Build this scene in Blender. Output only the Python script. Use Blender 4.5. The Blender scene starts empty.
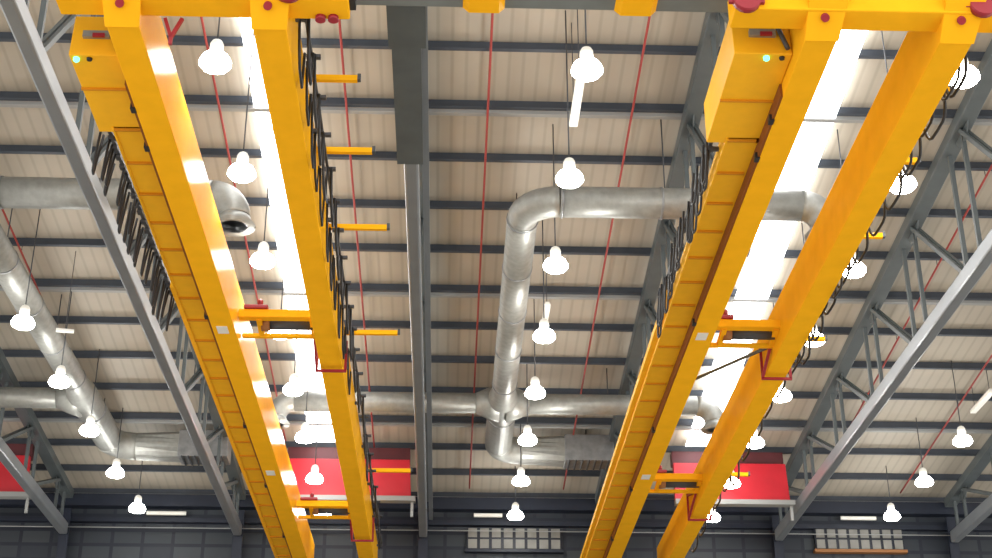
import bpy, bmesh, math, random
from mathutils import Vector, Matrix
random.seed(7)
C = bpy.context.scene.collection
Z0 = 1.6                      # eye height; all heights below are counted from the eye
def roofh(y): return 20.3 - 0.1 * y  # most positions below were unprojected from image pixels, then written as plain numbers

# ------------------------------------------------------------------ materials
def mat(name, col, rough=.5, metal=0., noise=0., nscale=3., bump=0., col2=None, emit=None, estr=0., stretch=(1,1,1), spec=.5, ior=1.5):
    m = bpy.data.materials.new(name); m.use_nodes = True
    nt = m.node_tree; b = nt.nodes['Principled BSDF']
    b.inputs['Base Color'].default_value = (*col, 1); b.inputs['Roughness'].default_value = rough
    b.inputs['Metallic'].default_value = metal
    b.inputs['Specular IOR Level'].default_value = spec; b.inputs['IOR'].default_value = ior
    if emit:
        b.inputs['Emission Color'].default_value = (*emit, 1); b.inputs['Emission Strength'].default_value = estr
    if noise or col2 or bump:
        tc = nt.nodes.new('ShaderNodeTexCoord'); mp = nt.nodes.new('ShaderNodeMapping')
        mp.inputs['Scale'].default_value = stretch
        nt.links.new(tc.outputs['Object'], mp.inputs['Vector'])
        n = nt.nodes.new('ShaderNodeTexNoise'); n.inputs['Scale'].default_value = nscale; n.inputs['Detail'].default_value = 5
        nt.links.new(mp.outputs['Vector'], n.inputs['Vector'])
        if noise or col2:
            r = nt.nodes.new('ShaderNodeValToRGB')
            c2 = col2 or tuple(max(0, c * (1 - noise)) for c in col)
            r.color_ramp.elements[0].position = .3; r.color_ramp.elements[1].position = .7
            r.color_ramp.elements[0].color = (*c2, 1); r.color_ramp.elements[1].color = (*col, 1)
            nt.links.new(n.outputs['Fac'], r.inputs['Fac']); nt.links.new(r.outputs['Color'], b.inputs['Base Color'])
        if bump:
            bp = nt.nodes.new('ShaderNodeBump'); bp.inputs['Strength'].default_value = bump; bp.inputs['Distance'].default_value = .02
            nt.links.new(n.outputs['Fac'], bp.inputs['Height']); nt.links.new(bp.outputs['Normal'], b.inputs['Normal'])
    return m

M = {}
M['yellow'] = mat('crane_yellow_paint', (.93, .46, .016), .22, noise=.08, nscale=2.5, spec=.5, ior=1.035)
M['yellow_deck'] = mat('walkway_yellow_paint', (.92, .47, .014), .5, noise=.08, nscale=4, spec=.2)
M['web_shade'] = mat('brown_web_shade', (.22, .07, .012), .6, spec=.2)  # dark brown stands in for shade on the girder web
M['rib'] = mat('orange_lap_shadow', (.62, .24, .01), .5, spec=.2)  # darker orange puts the shadow of the panel laps into the colour
M['crimson'] = mat('crimson_paint', (.30, .012, .025), .45)
M['redpaint'] = mat('bright_red_paint', (.52, .012, .025), .42, noise=.1, nscale=2)
M['maroon'] = mat('maroon_paint', (.10, .018, .024), .5, noise=.15)
M['pipe_red'] = mat('sprinkler_red_paint', (.36, .05, .045), .6)
M['steel'] = mat('grey_steel_paint', (.095, .113, .12), .42, noise=.2, nscale=2)
M['steel_gloss'] = mat('grey_chord_paint', (.25, .275, .30), .3, metal=.2, noise=.12, nscale=1.5)
M['purlin'] = mat('dark_purlin_paint', (.055, .068, .092), .5, noise=.2, nscale=2)
M['tie'] = mat('tie_angle_zinc', (.30, .31, .31), .5)
M['runway'] = mat('runway_grey_paint', (.17, .19, .19), .45, noise=.15)
M['zinc'] = mat('galvanised_sheet', (.33, .335, .315), .45, metal=.4, noise=.22, nscale=6, bump=.12)
M['zinc_dark'] = mat('dull_galvanised_sheet', (.30, .31, .32), .45, metal=.5, noise=.3, nscale=5)
M['black'] = mat('black_rubber', (.012, .013, .016), .5)
M['darkgrey'] = mat('dark_grey_metal', (.05, .055, .065), .5)
M['navy'] = mat('navy_steel_paint', (.009, .015, .032), .5, noise=.2)
M['white'] = mat('white_paint', (.75, .74, .70), .5)
M['green'] = mat('green_pilot_lens', (.1, .7, .4), .3, emit=(.1, 1, .5), estr=2.2)
M['lamp'] = mat('glowing_lamp_acrylic', (.9, .9, .88), .4, emit=(1, .985, .94), estr=30)
M['lamp_neck'] = mat('glowing_lamp_collar', (.42, .41, .38), .5, emit=(1, .95, .82), estr=.3)
M['tube'] = mat('fluorescent_diffuser', (.85, .85, .8), .5, emit=(1, .97, .86), estr=.1)
M['pane'] = mat('frosted_pane', (.30, .30, .28), .5, noise=.35, nscale=2)
M['brown'] = mat('rust_brown_sill', (.30, .13, .04), .6)
M['floor'] = mat('pale_concrete', (.50, .47, .42), .6, noise=.12, nscale=.6)

def roof_mat():
    m = bpy.data.materials.new('cream_ribbed_liner'); m.use_nodes = True; nt = m.node_tree; b = nt.nodes['Principled BSDF']
    b.inputs['Roughness'].default_value = .55
    tc = nt.nodes.new('ShaderNodeTexCoord')
    w = nt.nodes.new('ShaderNodeTexWave'); w.wave_type = 'BANDS'; w.bands_direction = 'X'; w.inputs['Scale'].default_value = 1.05
    w.inputs['Distortion'].default_value = 0; nt.links.new(tc.outputs['Object'], w.inputs['Vector'])
    n = nt.nodes.new('ShaderNodeTexNoise'); n.inputs['Scale'].default_value = .8; n.inputs['Detail'].default_value = 6
    nt.links.new(tc.outputs['Object'], n.inputs['Vector'])
    r = nt.nodes.new('ShaderNodeValToRGB'); e = r.color_ramp.elements
    e[0].position = 0; e[0].color = (.42, .38, .315, 1); e[1].position = .25; e[1].color = (.49, .445, .37, 1)
    nt.links.new(w.outputs['Fac'], r.inputs['Fac'])
    mx = nt.nodes.new('ShaderNodeMix'); mx.data_type = 'RGBA'; mx.blend_type = 'MULTIPLY'; mx.inputs['Factor'].default_value = .22
    nt.links.new(r.outputs['Color'], mx.inputs['A']); nt.links.new(n.outputs['Fac'], mx.inputs['B'])
    nt.links.new(mx.outputs['Result'], b.inputs['Base Color'])
    bp = nt.nodes.new('ShaderNodeBump'); bp.inputs['Strength'].default_value = .12; bp.inputs['Distance'].default_value = .02
    nt.links.new(w.outputs['Fac'], bp.inputs['Height']); nt.links.new(bp.outputs['Normal'], b.inputs['Normal'])
    return m
M['roof'] = roof_mat()
def wall_mat():
    m = bpy.data.materials.new('ribbed_wall_cladding'); m.use_nodes = True; nt = m.node_tree; b = nt.nodes['Principled BSDF']
    b.inputs['Roughness'].default_value = .6
    tc = nt.nodes.new('ShaderNodeTexCoord')
    w = nt.nodes.new('ShaderNodeTexBrick'); w.inputs['Scale'].default_value = .5; w.offset = 0
    w.inputs['Color1'].default_value = (.016, .022, .034, 1); w.inputs['Color2'].default_value = (.036, .045, .056, 1); w.inputs['Mortar'].default_value = (.008, .013, .026, 1)
    w.inputs['Mortar Size'].default_value = .03
    mp = nt.nodes.new('ShaderNodeMapping'); mp.inputs['Rotation'].default_value = (math.pi/2, 0, 0)
    nt.links.new(tc.outputs['Object'], mp.inputs['Vector']); nt.links.new(mp.outputs['Vector'], w.inputs['Vector'])
    nt.links.new(w.outputs['Color'], b.inputs['Base Color'])
    return m
M['wall'] = wall_mat()
M['sky'] = mat('translucent_roof_sheet', (.9, .92, .95), .4, emit=(.97, .985, 1), estr=5)

# ------------------------------------------------------------------ shape helpers (bmesh, absolute coordinates)
def BM(): return bmesh.new()
def hexa(bm, lo, hi):
    a = [bm.verts.new(p) for p in lo]; b = [bm.verts.new(p) for p in hi]
    n = len(a)
    bm.faces.new(a[::-1]); bm.faces.new(b)
    for i in range(n): bm.faces.new((a[i], a[(i+1) % n], b[(i+1) % n], b[i]))
    return bm
def box(bm, x0, x1, y0, y1, z0, z1):
    return hexa(bm, [(x0,y0,z0),(x1,y0,z0),(x1,y1,z0),(x0,y1,z0)], [(x0,y0,z1),(x1,y0,z1),(x1,y1,z1),(x0,y1,z1)])
def frame_of(d, up=Vector((0,0,1))):
    d = d.normalized()
    if abs(d.dot(up)) > .98: up = Vector((0,1,0))
    s = d.cross(up).normalized(); u = s.cross(d).normalized()
    return s, u
def bar(bm, p, q, w, h):
    p, q = Vector(p), Vector(q); s, u = frame_of(q - p)
    def ring(c): return [c + s*a*w/2 + u*b*h/2 for a, b in ((-1,-1),(1,-1),(1,1),(-1,1))]
    return hexa(bm, ring(p), ring(q))
def tube(bm, pts, r, seg=12, caps=True):
    pts = [Vector(p) for p in pts]; rs = r if isinstance(r, (list, tuple)) else [r]*len(pts)
    rings = []; ref = None
    for i, p in enumerate(pts):
        d = (pts[min(i+1, len(pts)-1)] - pts[max(i-1, 0)]).normalized()
        if ref is None: s, u = frame_of(d)
        else:
            s = (ref - d*ref.dot(d)).normalized(); u = s.cross(d).normalized()
        ref = s
        rings.append([bm.verts.new(p + (s*math.cos(t) + u*math.sin(t))*rs[i]) for t in [2*math.pi*k/seg for k in range(seg)]])
    for a, b in zip(rings, rings[1:]):
        for k in range(seg):
            f = bm.faces.new((a[k], a[(k+1) % seg], b[(k+1) % seg], b[k])); f.smooth = True
    if caps:
        bm.faces.new(rings[0][::-1]); bm.faces.new(rings[-1])
    return bm
def lathe(bm, prof, c, seg=20):
    c = Vector(c); rings = []
    for r, z in prof:
        rings.append([bm.verts.new(c + Vector((r*math.cos(t), r*math.sin(t), z))) for t in [2*math.pi*k/seg for k in range(seg)]])
    for a, b in zip(rings, rings[1:]):
        for k in range(seg):
            f = bm.faces.new((a[k], a[(k+1) % seg], b[(k+1) % seg], b[k])); f.smooth = True
    bm.faces.new(rings[0]); bm.faces.new(rings[-1][::-1])
    return bm
def prism_x(bm, prof, x0, x1):         # outline in (y, z) pushed along x
    return hexa(bm, [(x0, y, z) for y, z in prof], [(x1, y, z) for y, z in prof])
def prism_y(bm, prof, y0, y1):         # outline in (x, z) pushed along y
    return hexa(bm, [(x, y0, z) for x, z in prof], [(x, y1, z) for x, z in prof])
def arc(c, a, b, r, n=8):              # quarter bend from direction a to direction b about corner c
    c, a, b = Vector(c), Vector(a), Vector(b)
    o = c - a*r + b*r
    return [o - b*r*math.cos(t) + a*r*math.sin(t) for t in [math.pi/2*k/n for k in range(n+1)]]

def link(name, bm, m, origin, bevel=0):
    bmesh.ops.recalc_face_normals(bm, faces=bm.faces)
    bmesh.ops.translate(bm, verts=bm.verts, vec=-Vector(origin))
    me = bpy.data.meshes.new(name); bm.to_mesh(me); bm.free()
    me.materials.append(m)
    o = bpy.data.objects.new(name, me); C.objects.link(o)
    if bevel:
        b = o.modifiers.new('edge', 'BEVEL'); b.width = bevel; b.segments = 2; b.limit_method = 'ANGLE'
    return o
def tag(o, label, cat, group=None):
    o['label'] = label; o['category'] = cat
    if group: o['group'] = group
ORI = {}
def thing(name, label, cat, loc, group=None):
    o = bpy.data.objects.new(name, None); C.objects.link(o); o.empty_display_size = .2
    o.location = (loc[0], loc[1], loc[2] + Z0); ORI[o.name] = Vector(loc)
    tag(o, label, cat, group); return o
def part(name, bm, m, root, parent=None, bevel=0, label=None):
    o = link(name, bm, m, ORI[root.name], bevel)
    o.parent = parent or root
    if label: o['label'] = label
    return o
def solo(name, bm, m, loc, label, cat, group=None, bevel=0):
    o = link(name, bm, m, loc, bevel); o.location = (loc[0], loc[1], loc[2] + Z0)
    tag(o, label, cat, group); return o
def struct(name, bm, m, loc=(0,0,0)):
    o = link(name, bm, m, loc); o.location = (loc[0], loc[1], loc[2] + Z0); o['kind'] = 'structure'; return o
def copy_tree(o, parent=None):
    c = o.copy(); C.objects.link(c)
    if parent: c.parent = parent
    for ch in list(o.children): copy_tree(ch, c)
    return c
ORD = ['nearest', 'second', 'third', 'fourth', 'fifth', 'sixth', 'seventh', 'eighth', 'ninth', 'tenth', 'eleventh', 'twelfth', 'thirteenth', 'fourteenth']

# ------------------------------------------------------------------ the setting
bm = BM(); box(bm, -26, 26, -8, 49, -Z0-.2, -Z0); struct('floor', bm, M['floor'])
bm = BM(); ya, yb = 13, 48.7
hexa(bm, [(-26,ya,roofh(ya)),(26,ya,roofh(ya)),(26,yb,roofh(yb)),(-26,yb,roofh(yb))],
         [(-26,ya,roofh(ya)+.12),(26,ya,roofh(ya)+.12),(26,yb,roofh(yb)+.12),(-26,yb,roofh(yb)+.12)]); struct('ceiling', bm, M['roof'])
bm = BM(); box(bm, -26, 26, 48.7, 48.95, -Z0, roofh(48.7)); struct('wall_far', bm, M['wall'])
bm = BM(); box(bm, -26, 26, 48.3, 48.7, 14.72, 15.12); struct('trim_1', bm, M['navy'])       # eave beam
bm = BM(); box(bm, -26, 26, 48.45, 48.7, 14.22, 14.36); struct('trim_2', bm, M['navy'])      # wall rail
bm = BM(); box(bm, -26, 26, 48.6, 48.7, 15.14, 15.24); struct('trim_3', bm, M['tie'])
# skylight strips: translucent sheets put under the purlins to hide them, over the two crane gaps
def skylight(n, x0, x1, y0, y1):
    bm = BM(); z = lambda y: roofh(y) - .26
    hexa(bm, [(x0,y0,z(y0)),(x1,y0,z(y0)),(x1,y1,z(y1)),(x0,y1,z(y1))], [(x0,y0,z(y0)+.04),(x1,y0,z(y0)+.04),(x1,y1,z(y1)+.04),(x0,y1,z(y1)+.04)])
    struct('window_%d' % n, bm, M['sky'])
skylight(1, -4.25, -3.35, 15, 44.3)
skylight(2, 7.5, 8.36, 15, 44.3)

# ------------------------------------------------------------------ purlins
PUR = [25.6 + 1.925*k for k in range(13)]
for k, y in enumerate(PUR):
    z = roofh(y); n = 12 - k
    t = thing('roof_purlin', 'dark steel roof purlin, %s to the far wall' % (ORD[n] + (' nearest' if n else '')) + (', with a pale tie angle' if k in (1,5,9) else ''),
              'purlin', (0, y, z-.22), 'purlins under the cream roof')
    bm = BM(); y -= 0
    prism_x(bm, [(y-.012,z-.21),(y+.012,z-.21),(y+.012,z-.005),(y-.012,z-.005)], -22, 22); part('web', bm, M['purlin'], t)
    bm = BM(); box(bm, -22, 22, y-.1, y+.012, z-.225, z-.205); part('bottom_flange', bm, M['purlin'], t)
    if k in (1,5,9):
        bm = BM(); box(bm, -22, 22, y+.03, y+.16, z-.30, z-.22); part('tie_angle', bm, M['tie'], t)

# ------------------------------------------------------------------ trusses
TX = [-12.5, -6.82, -.72, 5.18, 11.1, 17.0]
TL = ['grey roof truss at the far left, past the left air duct', 'grey roof truss just left of the left crane, with shiny lower chord',
      'grey roof truss in the middle between the two cranes', 'grey roof truss partly hidden left of the right crane',
      'grey roof truss right of the right crane, web seen from the side', 'grey roof truss at the far right beside the last lamps']
def make_truss(x, label):
    HB = 13.7
    t = thing('roof_truss', label, 'truss', (x, 30, HB), 'roof trusses')
    y0, y1 = 14, 48.2; top = lambda y: roofh(y) - .26
    bm = BM(); bar(bm, (x, y0, HB+.19), (x, y1, HB+.19), .27, .38); part('bottom_chord', bm, M['steel_gloss'], t, bevel=.045)
    bm = BM()
    bar(bm, (x, y0, top(y0)-.16), (x, y1, top(y1)-.16), .36, .30)
    part('top_chord', bm, M['steel'], t, bevel=.02)
    ns = [16 + .0, 19.85, 23.68] + [27.53 + 3.85*i for i in range(6)]
    for i, y in enumerate(ns):
        for dy in (0, .9):
            if y + dy > 47.9: continue
            bm = BM(); bar(bm, (x, y+dy, HB+.28), (x, y+dy, top(y+dy)-.2), .09, .09); part('vertical', bm, M['steel'], t)
        if i:
            for s in (-.06, .06):
                bm = BM(); bar(bm, (x+s, y, top(y)-.25), (x+s, ns[i-1]+.9, HB+.28), .07, .1); part('diagonal', bm, M['steel'], t)
        bm = BM(); prism_x(bm, [(y-.45,top(y)-.25),(y+.45,top(y)-.3),(y+.3,top(y)-.55),(y-.2,top(y)-.6)], x-.015, x+.015); part('gusset', bm, M['steel'], t)
    return t
for x, l in zip(TX, TL): make_truss(x, l)
# splice plates and conduit on the middle truss
t = [o for o in C.objects if o.get('label') == TL[2]][0]
bm = BM(); box(bm, -1.02, -.42, 14.2, 19.9, 13.64, 13.695); part('splice_plate', bm, M['steel'], t)
bm = BM(); box(bm, -.97, -.5, 19.9, 23.6, 13.65, 13.695); part('splice_plate', bm, M['steel'], t)
bm = BM(); box(bm, -.53, -.40, 15, 47, 13.95, 14.05); part('cable_tray', bm, M['steel_gloss'], t)

# ------------------------------------------------------------------ high bay lamps
def make_lamp():
    t = thing('bay_lamp', '', 'lamp', (0,0,0), 'bell lamps hanging from the roof')
    bm = BM(); lathe(bm, [(.10,-.25),(.225,-.225),(.265,-.175),(.262,-.12),(.215,-.03),(.13,.035),(.075,.06)], (0,0,0), 22); part('bell', bm, M['lamp'], t)
    bm = BM(); lathe(bm, [(.07,.05),(.105,.09),(.115,.13),(.115,.22),(.085,.28),(.04,.31)], (0,0,0), 16); part('collar', bm, M['lamp_neck'], t)
    return t
lamp0 = make_lamp(); used = [False]
LY = [20.9, 24.58, 28.3, 32.05, 35.7, 39.3, 42.95, 46.5]
ROWS = [(-9.75, 'in the row under the left air duct', range(3, 8), -.35), (-3.92, 'in the row above the left crane', range(0, 8), 0),
        (2.25, 'in the middle row beside the duct', range(0, 8), 0), (8.6, 'in the row above the right crane', range(0, 8), 0),
        (14.35, 'in the row at the far right', range(5, 8), -.35)]
cordmesh = {}
for x, words, idx, dy in ROWS:
    for i in idx:
        y = LY[i] + dy
        l = lamp0 if not used[0] else copy_tree(lamp0)
        used[0] = True
        l.location = (x, y, 14.1 + Z0)
        n = 7 - i
        l['label'] = 'white bell lamp, %s the far wall %s' % ('nearest' if n == 0 else ORD[n] + ' from', words)
for o in [o for o in C.objects if o.name.split('.')[0] == 'bay_lamp']:      # each lamp's own cord up to the roof
    top = roofh(o.location.y) - (o.location.z - Z0) - .02
    bm = BM(); tube(bm, [(0,0,.28), (0,0,top)], .014, 6)
    me = bpy.data.meshes.new('cord'); bm.to_mesh(me); bm.free(); me.materials.append(M['darkgrey'])
    c = bpy.data.objects.new('cord', me); C.objects.link(c); c.parent = o

# strip lights
def batten(p, q, w, label, h=.09):
    c = (Vector(p) + Vector(q)) / 2
    t = thing('strip_light', label, 'strip light', c, 'small strip lights')
    bm = BM(); bar(bm, p, q, w, h); part('diffuser', bm, M['tube'], t, bevel=.01)
    d = (Vector(q) - Vector(p)).normalized()
    e = Vector((0,0,h/2+.02)); bm = BM(); bar(bm, Vector(p)+e, Vector(q)+e, w*.7, .05); part('housing', bm, M['white'], t)
    return t
def hang(t, pts):
    for p in pts:
        bm = BM(); tube(bm, [p, (p[0], p[1], roofh(p[1])-.01)], .01, 5); part('hanger', bm, M['darkgrey'], t)
t = batten((2.4, 23.5, 15.5), (2.4, 25.15, 15.5), .17, 'white strip light between the two nearest lamps of the middle row'); hang(t, [(2.4,23.7,15.55),(2.4,24.95,15.55)])
t = batten((2.42, 33.2, 15.3), (2.42, 34.6, 15.3), .15, 'slim strip light behind a lamp further down the middle row'); hang(t, [(2.42,33.4,15.35),(2.42,34.4,15.35)])
t = batten((15.42, 39.05, 15.5), (15.42, 40.7, 15.5), .17, 'white strip light at the far right beside the truss'); hang(t, [(15.42,39.2,15.55),(15.42,40.5,15.55)])
t = batten((-9.58, 33.82, 14.7), (-9.16, 33.9, 14.7), .06, 'tiny bright strip light right of the left air duct', .05); hang(t, [(-9.37,33.86,14.72)])
batten((-9.9, 48.4, 14.48), (-8.6, 48.4, 14.48), .1, 'pale strip light on the far wall at left, near the last lamp', .07)
batten((.95, 48.4, 14.52), (1.9, 48.4, 14.52), .1, 'pale strip light on the far wall behind the middle lamp row', .07)
batten((13.3, 48.4, 14.55), (14.5, 48.4, 14.55), .1, 'pale strip light on the far wall above the right window grid', .07)

# ------------------------------------------------------------------ sprinkler pipes
for x, y0, y1, l in [(-10.56, 26, 38, 'red sprinkler pipe just right of the left air duct'), (-4.97, 15, 44, 'red sprinkler pipe seen between the two girders of the left crane'),
                  (-2.25, 15, 44.4, 'red sprinkler pipe right of the left crane'), (.78, 15, 47.5, 'red sprinkler pipe between the middle truss and the lamp row'),
                  (3.89, 15, 47.5, 'red sprinkler pipe left of the right crane, crossing behind the duct'),
                  (12.28, 20, 47.5, 'red sprinkler pipe behind the web of the right truss'), (15.15, 20, 47.5, 'red sprinkler pipe at the far right near the lamps')]:
    bm = BM(); tube(bm, [(x, y0, roofh(y0)-.36), (x, y1, roofh(y1)-.36)], .026, 8)
    t = thing('sprinkler_pipe', l, 'pipe', (x, (y0+y1)/2, roofh((y0+y1)/2)-.36), 'red sprinkler pipes')
    part('pipe', bm, M['pipe_red'], t)
    for y in PUR[::2]:
        if y0 < y < y1:
            bm = BM(); tube(bm, [(x, y+.06, roofh(y)-.34), (x, y+.06, roofh(y)-.01)], .01, 5); part('clip', bm, M['darkgrey'], t)

# ------------------------------------------------------------------ ventilation ducts
def seams(path_pts, r, root, step):
    pass
def make_duct(dx, label, right_cross, near_x):
    hz, r = 15.2, .335
    x = 1.57 + dx; yn = 27.75; yc = 39.7; yf = 43.75
    t = thing('air_duct', label, 'duct', (x, 35, hz), 'galvanised ventilation ducts')
    X, Y, Zd = Vector((1,0,0)), Vector((0,1,0)), Vector((0,0,-1))
    def run(name, pts, rr, m=M['zinc'], seg=20): bm = BM(); tube(bm, pts, rr, seg); return part(name, bm, m, t)
    def band(p, d, rr): bm = BM(); p, d = Vector(p), Vector(d); tube(bm, [p - d*.025, p + d*.025], rr + .018, 20); part('seam_band', bm, M['zinc_dark'], t)
    run('long_run', [(x, yn+.75, hz), (x, yc-.9, hz), (x, yc-.5, hz), (x, yf-.75, hz)], [r, r, r+.08, r+.08])
    run('elbow', arc((x, yn, hz), -X, Y, .75, 9), r); run('elbow', arc((x, yf, hz), Y, X, .75, 9), r + .08)
    xe = near_x
    run('near_run', [(x+.75, yn, hz), (xe-.5, yn, hz)], r)
    # nozzle: the run bends down and opens
    def nozzle(p, d, rr):
        pts = arc(p, d, Zd, .5, 8); run('nozzle_bend', pts, rr)
        e = pts[-1]
        bm = BM(); tube(bm, [e, e + Zd*.06, e + Zd*.2, e + Zd*.22, e + Zd*.14, e + Zd*.03], [rr, rr+.02, rr+.13, rr+.115, rr+.03, rr-.02], 22); b = part('nozzle', bm, M['zinc'], t)
        for q in (.95, .6):
            bm = BM(); a = e + Zd*.18; tube(bm, [a, a + Zd*.04, a + Zd*.04, a], [rr*q, rr*q, rr*q-.04, rr*q-.04], 18, False); part('vane_ring', bm, M['zinc_dark'], t, b)
    nozzle((xe, yn, hz), X, r)
    rc = .29
    run('cross_run', [(x-.2, yc, hz), (-4.3+dx, yc, hz)], rc); nozzle((-4.8+dx, yc, hz), -X, rc)
    if right_cross:
        run('cross_run', [(x+.2, yc, hz), (7.1+dx, yc, hz)], rc); nozzle((7.6+dx, yc, hz), X, rc)
        run('tee_flare', [(x+.1, yc, hz), (x+.45, yc, hz), (x+.75, yc, hz)], [r+.2, rc+.14, rc+.01])
    run('tee_flare', [(x-.1, yc, hz), (x-.45, yc, hz), (x-.75, yc, hz)], [r+.2, rc+.14, rc+.01])
    for y in [yn+.8+2.4*i for i in range(6)]: band((x, y, hz), Y, r if y < yc - .9 else r + .08)
    for i in range(3):
        xx = x+.8+2.1*i
        if xx < xe-.7: band((xx, yn, hz), X, r)
    # round to square transition and fan box at the far end
    bm = BM(); n = 20; xa, xb, yb_ = x+.75, x+2.05, yf
    ra = [bm.verts.new((xa, yb_+(r+.08)*math.cos(a), hz+(r+.08)*math.sin(a))) for a in [2*math.pi*k/n for k in range(n)]]
    rb = []
    for k in range(n):
        a = 2*math.pi*k/n; c, s = math.cos(a), math.sin(a); q = .40/max(abs(c), abs(s)); rb.append(bm.verts.new((xb, yb_+q*c, hz+q*s)))
    for k in range(n): bm.faces.new((ra[k], ra[(k+1) % n], rb[(k+1) % n], rb[k]))
    part('transition', bm, M['zinc'], t)
    bm = BM(); box(bm, xb, xb+1.5, yf-.42, yf+.42, hz-.42, hz+.42); f = part('fan_box', bm, M['zinc_dark'], t, bevel=.02)
    for i in range(7):
        bm = BM(); xx = xb+.12+.2*i; box(bm, xx, xx+.04, yf-.46, yf+.46, hz-.46, hz-.42); part('stiffener', bm, M['darkgrey'], t, f)
    for p in [(x, 31), (x, 36), (x, 42), (x+3, yn), (x+3, yc), (xb+.7, yf)]:
        bm = BM(); tube(bm, [(p[0], p[1], hz+.3), (p[0], p[1], roofh(p[1])-.01)], .015, 6); part('hanger_rod', bm, M['darkgrey'], t)
    return t
make_duct(0, 'galvanised round air duct in the middle, bending right below the roof', True, 7.95)
make_duct(-11.75, 'galvanised round air duct at the far left with lamps below it', False, -4.5)

# ------------------------------------------------------------------ cranes
def make_crane(ga, label, df=0.2, lx=-5.52, bx=-5.33):  # crane, cable, trolley and runway coordinates were scaled about the camera, then baked
    hg, ht = 12.197, 13.231; y0, y1 = 16.771, 47.48
    t = thing('bridge_crane', label, 'crane', (-3.485, 30, hg), 'yellow bridge cranes')
    def girder(x0, x1):
        bm = BM(); prism_x(bm, [(y0, hg+0.457), (y0+0.599, hg), (y1-0.544, hg), (y1, hg+0.436), (y1, ht), (18.6, ht), (18.2, 12.99), (y0, 12.99)], x0, x1)
        g = part('girder', bm, M['yellow'], t, bevel=0.016)
        bm = BM(); w = 0.098
        hexa(bm, [(x0-0.011,y0+0.61,hg-0.022),(x1+0.011,y0+0.61,hg-0.022),(x1+0.011,y0+0.653,hg+0.044),(x0-0.011,y0+0.653,hg+0.044)], [(x0-0.015,y0-0.033,hg+0.479),(x1+w,y0-0.033,hg+0.479),(x1+w,y0+0.044,hg+0.501),(x0-0.015,y0+0.044,hg+0.501)]); part('end_plate', bm, M['yellow'], t, g)
        bm = BM(); c = (x0+x1)/2                          # hole in the sloped end plate
        d = Vector((0, 0.599, -0.457)).normalized(); n = Vector((0, -0.457, -0.599)).normalized(); p = Vector((c, y0+0.34, hg+0.457-0.34*0.457/0.599))
        tube(bm, [p - n*0.022, p + n*0.062], 0.06, 12); part('end_hole', bm, M['crimson'], t, g)
        return g
    gird = girder(-4.824+ga, -4.367+ga); gb = girder(-2.795, -2.325)
    for y in (27.878, 37.026):
        bm = BM(); box(bm, -4.726+ga, -4.508+ga, y-0.174, y+0.174, hg-0.013, hg+0.011); part('rating_plate', bm, M['white'], t, gird)
    # end carriage under the runway, with wheel covers
    bm = BM(); box(bm, -5.5-2.4*ga, -1.45, 17.01, 17.489, 12.436, 12.894); ec = part('end_carriage', bm, M['yellow'], t, bevel=0.022)
    for x in (-5.6, -2.27):
        bm = BM(); tube(bm, [(x, 16.9, 12.56), (x, 17.02, 12.56)], 0.2, 18); part('wheel_cover', bm, M['crimson'], t, ec)
        bm = BM(); box(bm, x-0.25, x+0.25, 16.95, 17.01, 12.5, 12.8); part('wheel_bracket', bm, M['crimson'], t, ec)
    for x in (-1.68, -1.86):
        bm = BM(); tube(bm, [(x, 17.42, 12.45), (x, 17.42, 12.37)], 0.075, 12); part('guide_roller', bm, M['crimson'], t, ec)
    bm = BM(); box(bm, -1.45, -1.363, 17.119, 17.38, 12.524, 12.807); part('buffer', bm, M['black'], t, ec)
    for a, b in () if ga else (((-4.051,17.533,12.436),(-3.942,17.533,12.12)), ((-3.811,17.533,12.436),(-3.942,17.533,12.12)), ((-3.942,17.533,12.13),(-3.942,17.533,12.0))):
        bm = BM(); bar(bm, a, b, 0.049, 0.049); part('hanger_strap', bm, M['crimson'], t, ec)
    # walkway along the outer girder
    bm = BM(); box(bm, -5.358+ga, -4.824+ga, 20.473, y1-0.544, 12.436, 12.502); w = part('walkway', bm, M['yellow_deck'], t)
    bm = BM(); box(bm, -5.391+ga, -5.358+ga, 20.473, y1-0.544, 12.415, 12.698); part('toe_board', bm, M['yellow_deck'], t, w)
    k = 0
    while 20.528 + 1.056*k < y1 - 0.544:
        y = 20.528 + 1.056*k; k += 1
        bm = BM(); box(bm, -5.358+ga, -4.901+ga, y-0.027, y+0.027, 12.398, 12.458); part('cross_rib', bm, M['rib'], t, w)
    bm = BM(); box(bm, -4.862+ga, -4.822+ga, 18.9, y1-0.7, 12.215, 12.45); cr = part('web_shade_strip', bm, M['web_shade'], t)  # added strip: paints the shaded web and the dark line beside the walkway
    for y in (19.6, 20.75, 27.3, 33.6, 38.2, 43.0):
        bm = BM(); box(bm, -4.90+ga, -4.825+ga, y-.07, y+.07, 12.19, 12.3); part('dark_bracket', bm, M['black'], t, cr)  # small dark brackets along the strip
    # control cabinet at the near end of the walkway
    bm = BM(); prism_x(bm, [(18.273+df, 12.436), (20.64, 12.436), (20.64, 13.177), (18.35+df, 13.177)], -5.62+.4*ga, -4.83+ga); cab = part('control_cabinet', bm, M['yellow_deck'], t, bevel=0.016)
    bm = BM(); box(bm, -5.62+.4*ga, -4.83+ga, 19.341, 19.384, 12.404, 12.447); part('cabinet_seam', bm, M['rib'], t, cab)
    bm = BM(); box(bm, -5.445+ga, -5.053+ga, 18.241+df, 18.35+df, 12.741, 12.85); part('terminal_box', bm, M['zinc'], t, cab)
    bm = BM(); box(bm, -5.293+ga, -5.118+ga, 18.208+df, 18.252+df, 12.73, 12.785); part('red_terminal', bm, M['crimson'], t, cab)
    bm = BM(); tube(bm, [(-5.031+ga,18.25+df,12.916),(-4.9+ga,18.23+df,12.5)], 0.038, 8); part('conduit', bm, M['darkgrey'], t, cab)
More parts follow.
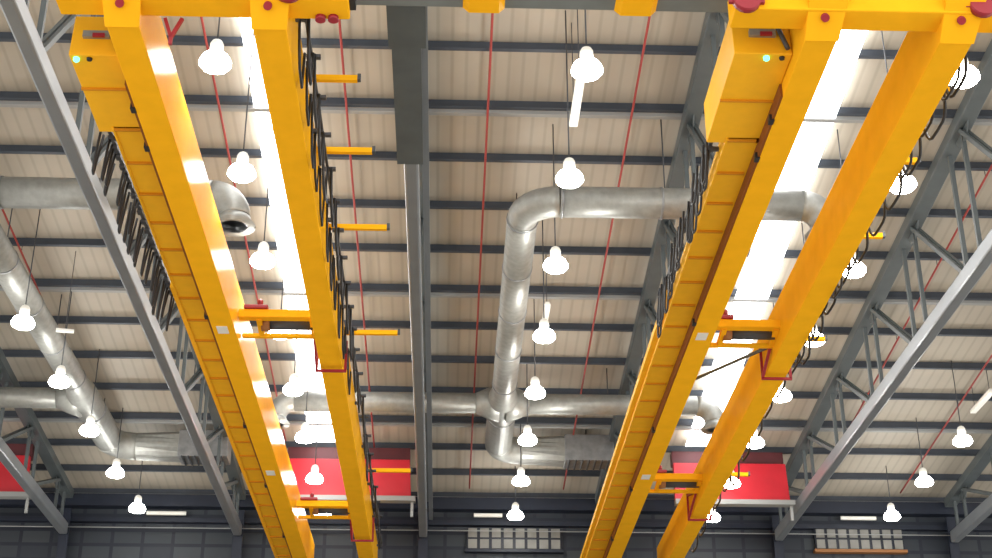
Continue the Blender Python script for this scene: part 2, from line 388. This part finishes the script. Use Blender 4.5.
    bm = BM(); lathe(bm, [(0.022,-0.049),(0.046,-0.027),(0.046,0.022)], (lx+ga, 18.361+df, 12.425), 12); part('pilot_lamp', bm, M['green'], t, cab, label='lit green pilot lamp')
    bm = BM(); lathe(bm, [(0.038,-0.022),(0.044,0.011)], (bx+ga, 18.361+df, 12.425), 12); part('push_button', bm, M['black'], t, cab)
    # cantilever arms on the inner girder
    for y, xe in ((20.038,-1.481),(22.27,-1.35),(25.101,-1.198),(30.056,-1.143),(39.531,-1.067)):
        bm = BM(); xe -= 1.9*ga + .03; bar(bm, (-2.33, y, 13.122), (xe, y, 13.122), 0.087, 0.098); a = part('cable_arm', bm, M['yellow'], t)
        bm = BM(); bar(bm, (xe, y, 13.144), (xe+0.054, y, 13.144), 0.087, 0.109); part('end_stop', bm, M['darkgrey'], t, a)
    # cable rails
    bm = BM(); box(bm, -5.499+ga, -5.391+ga, 26.6, y1-0.653, 12.524, 12.654); part('cable_rail', bm, M['yellow_deck'], t)
    bm = BM(); box(bm, -5.576+ga, -5.51+ga, 20.582, 27.2, 12.632, 12.687); part('cable_rail', bm, M['darkgrey'], t)
    for i in range(3):
        y = 21.127 + 2.178*i; bm = BM(); box(bm, -5.554+ga, -5.369+ga, y-0.033, y+0.033, 12.578, 12.643); part('rail_bracket', bm, M['darkgrey'], t)
    bm = BM(); box(bm, -2.2, -2.157, 18.0, y1-0.653, 13.046, 13.112); part('cable_rail', bm, M['darkgrey'], t)
    for i in range(11):
        y = 18.3 + 3.158*i; bm = BM(); box(bm, -2.33, -2.157, y-0.033, y+0.033, 12.981, 13.046); part('rail_bracket', bm, M['darkgrey'], t)
    return t
def loop_bm(x, ya, yb, ztop, drop, r, n=12, lean=0):
    bm = BM(); pts = []
    for i in range(n+1):
        s = i/n; u = 2*s - 1
        pts.append((x + .02*math.sin(5*s) + lean*(1 - abs(u)**2.6), ya + (yb-ya)*(.5 + .5*math.copysign(abs(u)**.45, u)), ztop - drop*(1 - abs(u)**2.6)))
    return tube(bm, pts, r, 7)
def make_festoon_outer():
    t = thing('festoon_cable', 'black cable festoon in tight loops outside the walkway of the left crane', 'cable', (-5.532, 23.958, 12.524), 'festoon cables of the cranes')
    y = 20.8
    while y < 27.1:
        p = 0.327 + random.uniform(-0.033, 0.054)
        l = part('cable_loop', loop_bm(-5.543 + random.uniform(-0.12,0.065), y, y+p*.8, 12.632, 0.72 + random.uniform(-0.087,0.131), 0.021, lean=-.09), M['black'], t)
        bm = BM(); box(bm, -5.587, -5.499, y-0.065, y+0.065, 12.578, 12.632); part('cable_clip', bm, M['darkgrey'], t, l)
        y += p
    return t
def make_festoon_inner():
    t = thing('festoon_cable', 'black cable festoon in long loops right of the left crane', 'cable', (-2.18, 28.314, 12.959), 'festoon cables of the cranes')
    y = 18.15; i = 0
    while y < 43.56:
        p = 1.15 if y < 30.492 else 1.416
        for x, rr in ((-2.27, 0.022), (-2.125, 0.026)):
            if y > 31.581 and x < -2.2: continue
            l = part('cable_loop', loop_bm(x + random.uniform(-0.033,0.033), y + random.uniform(-0.109,0.109), y + p*.9, 13.014, 0.719 + random.uniform(-0.131,0.174), rr), M['black'], t)
        bm = BM(); box(bm, -2.25, -2.03, y-0.044, y+0.044, 13.003, 13.052); part('cable_clip', bm, M['darkgrey'], t, l)
        y += p
    return t
def make_trolley(y, yy, ga, label, brace=False):
    t = thing('hoist_trolley', label, 'trolley', (-3.539, y, 12.306), 'hoist trolleys between the girders')
    bm = BM(); bar(bm, (-4.356+ga, y, 12.654), (-2.723, y, 12.654), 0.218, 0.174); part('cross_beam', bm, M['yellow'], t, bevel=0.013)
    bm = BM(); bar(bm, (-4.356+ga, y+0.675, 12.48), (-2.723, y+0.675, 12.48), 0.109, 0.087); part('cross_beam', bm, M['yellow'], t, bevel=0.013)
    for x in (-3.942, -2.853):
        bm = BM(); bar(bm, (x, y, 12.589), (x, y+0.675, 12.502), 0.109, 0.109); part('side_beam', bm, M['yellow'], t)
    bm = BM(); tube(bm, [(-3.757, y+0.327, 12.611), (-2.831, y+0.327, 12.611)], 0.131, 16); d = part('rope_drum', bm, M['darkgrey'], t)
    bm = BM(); tube(bm, [(-3.92, y+0.327, 12.611), (-3.746, y+0.327, 12.611)], 0.163, 16); part('drum_flange', bm, M['brown'], t, d)
    bm = BM(); box(bm, -4.247, -3.757, y-0.163, y-0.022, 12.741, 12.828); m = part('motor', bm, M['crimson'], t, bevel=0.022)
    bm = BM(); lathe(bm, [(0.054,0),(0.054,0.109),(0.033,0.142)], (-3.92, y-0.087, 12.818), 10); part('motor_cap', bm, M['crimson'], t, m)
    # red guard frame around the inner girder
    bm = BM(); bar(bm, (-2.89, yy, 12.1), (-2.23, yy, 12.1), 0.054, 0.054); g = part('guard_frame', bm, M['crimson'], t, label='crimson U-shaped guard under the girder')
    for a, b in (((-2.865,yy,12.1),(-2.865,yy,12.85)), ((-2.255,yy,12.1),(-2.255,yy,12.796)), ((-2.865,yy,12.13),(-2.853,y+0.675,12.48)), ((-2.865,yy,12.796),(-2.853,y+0.675,12.502))):
        bm = BM(); bar(bm, a, b, 0.054, 0.054); part('guard_bar', bm, M['crimson'], t, g)
    if brace:
        bm = BM(); bar(bm, (-2.853, y+0.817, 12.524), (-4.334+ga, y+2.831, 12.524), 0.054, 0.054); part('brace_rod', bm, M['steel'], t)
    return t
fo = make_festoon_outer(); fi = make_festoon_inner()
lc = make_crane(0.0, 'left yellow double girder bridge crane hanging under the roof')
SH = 9.692; GA = 0.109          # the right crane stands further along the runway and has a slightly narrower gauge
rc = make_crane(GA, 'right yellow double girder bridge crane hanging under the roof', -0.17, -5.20, -4.97); rc.location.x += SH
lt = make_trolley(28.151, 29.784, 0.0, 'yellow hoist trolley in the middle of the left crane')
lu = make_trolley(41.219, 42.961, 0.0, 'yellow hoist trolley at the far end of the left crane')
for o in (make_trolley(28.314, 29.893, GA, 'yellow hoist trolley in the middle of the right crane', True), make_trolley(38.442, 40.511, GA, 'yellow hoist trolley at the far end of the right crane')):
    o.location.x += SH
for o, l, d in ((fo, 'black cable festoon in tight loops outside the walkway of the right crane', GA), (fi, 'black cable festoon in long loops right of the right crane', 0.0)):
    c = copy_tree(o); c.location.x += SH + d; c['label'] = l

# left crane group turned slightly about its near end to fit the image pixels
for o in (lc, lt, lu, fo, fi):
    q = -.0052; dx, dy = o.location.x + 3.7, o.location.y - 17.2
    o.location.x = -3.7 + dx*math.cos(q) - dy*math.sin(q); o.location.y = 17.2 + dx*math.sin(q) + dy*math.cos(q); o.rotation_euler.z = q

# runway beam
t = thing('runway_beam', 'grey crane runway beam across the top with yellow stop plates', 'beam', (0, 17.642, 13.014))
bm = BM(); box(bm, -22, 22, 17.337, 17.914, 13.014, 13.068); part('bottom_flange', bm, M['runway'], t)
bm = BM(); box(bm, -22, 22, 17.598, 17.653, 13.068, 13.6); part('web', bm, M['runway'], t)
bm = BM(); box(bm, -22, 22, 17.337, 17.914, 13.6, 13.65); part('top_flange', bm, M['runway'], t)
for x in (0.446, 2.657):
    bm = BM(); hexa(bm, [(x-0.218,17.315,12.894),(x+0.218,17.315,12.894),(x+0.218,17.881,12.894),(x-0.218,17.881,12.894)], [(x-0.305,17.261,13.014),(x+0.305,17.261,13.014),(x+0.305,17.925,13.014),(x-0.305,17.925,13.014)])
    part('stop_plate', bm, M['yellow'], t)
for x in TX:
    bm = BM(); box(bm, x-0.109, x+0.109, 17.533, 17.751, 13.65, 13.7); part('hanger', bm, M['runway'], t)

# ------------------------------------------------------------------ red panels under the eaves
def red_panel(x0, x1, label):
    y = 44.5
    t = thing('red_panel', label, 'panel', ((x0+x1)/2, y, 13.8), 'red panels near the far wall')
    bm = BM(); hexa(bm, [(x0,y-.1,13.92),(x1+.06,y-.1,13.92),(x1+.06,y+.1,13.92),(x0,y+.1,13.92)], [(x0,y-.1,15.1),(x1,y-.1,15.1),(x1,y+.1,15.1),(x0,y+.1,15.1)]); part('board', bm, M['redpaint'], t, bevel=.01)
    bm = BM(); box(bm, x0, x1, y+.12, y+.5, 15.12, 15.55); part('hood', bm, M['maroon'], t)
    bm = BM(); box(bm, x0, x1+.2, y-.18, y+.12, 13.76, 13.91); part('ledge', bm, M['tie'], t)
    for x in (x0+.1, x1+.1):
        bm = BM(); box(bm, x-.04, x+.04, y-.03, y+.05, 13.3, 13.77); part('ledge_bracket', bm, M['tie'], t)
    return t
red_panel(-4.95, -1.13, 'red panel on a pale ledge behind the far end of the left crane')
red_panel(7.1, 10.62, 'red panel on a pale ledge behind the far end of the right crane')
red_panel(-16.5, -12.85, 'red panel at the far left beside the outermost truss')

# ------------------------------------------------------------------ far wall details
def window_grid(x0, x1, z0, z1, label, sill):
    t = thing('window_grid', label, 'window', ((x0+x1)/2, 48.6, z0), 'window grids on the far wall')
    y = 48.56; nc = 8
    bm = BM(); box(bm, x0, x1, y, y+.1, z0, z1); f = part('frame', bm, M['navy'], t)
    w = (x1-x0)/nc; h = (z1-z0)/2
    for i in range(nc):
        for j in range(2):
            bm = BM(); box(bm, x0+w*i+.05, x0+w*(i+1)-.05, y-.03, y+.01, z0+h*j+.04, z0+h*(j+1)-.03); part('pane', bm, M['pane'], t, f)
    bm = BM(); box(bm, x0-.06, x1+.06, y-.12, y+.12, z0-.1, z0); part('sill', bm, M['brown'] if sill else M['navy'], t)
    return t
window_grid(.72, 3.88, 13.42, 14.17, 'window grid on the far wall behind the middle lamp row', False)
window_grid(12.4, 15.4, 13.52, 14.27, 'window grid with brown sill on the far wall at right', True)
for x, l in zip(TX, ['at far left', 'left of the left crane', 'in the middle', 'behind the right crane', 'right of the right crane', 'at far right']):
    t = thing('wall_column', 'dark steel column on the far wall, ' + l, 'column', (x, 48.5, -Z0), 'columns of the far wall')
    bm = BM(); box(bm, x-.16, x+.16, 48.26, 48.3, -Z0, 14.6); part('flange', bm, M['navy'], t)
    bm = BM(); box(bm, x-.03, x+.03, 48.3, 48.66, -Z0, 14.6); part('web', bm, M['navy'], t)
bm = BM(); tube(bm, [(-22, 48.2, 13.95), (22, 48.2, 13.95)], .016, 8)
solo('wall_pipe', bm, M['tie'], (0, 48.2, 13.95), 'thin grey pipe running across the far wall', 'pipe')

# ------------------------------------------------------------------ light, camera, colour
w = bpy.data.worlds.new('hall_daylight'); bpy.context.scene.world = w; w.use_nodes = True
bg = w.node_tree.nodes['Background']; bg.inputs[0].default_value = (1, .96, .90, 1); bg.inputs[1].default_value = 1.3
cam = bpy.data.cameras.new('camera'); co = bpy.data.objects.new('camera', cam); C.objects.link(co)
cam.sensor_width = 36; cam.lens = 1495/992*36; cam.clip_end = 300
co.location = (0, 0, Z0); co.rotation_euler = (math.radians(90+25.7), 0, math.radians(-2.0))
S = bpy.context.scene; S.camera = co
S.view_settings.view_transform = 'Standard'; S.view_settings.look = 'None'; S.view_settings.exposure = .68; S.view_settings.gamma = 1
S.cycles.use_denoising = True
S.cycles.max_bounces = 6
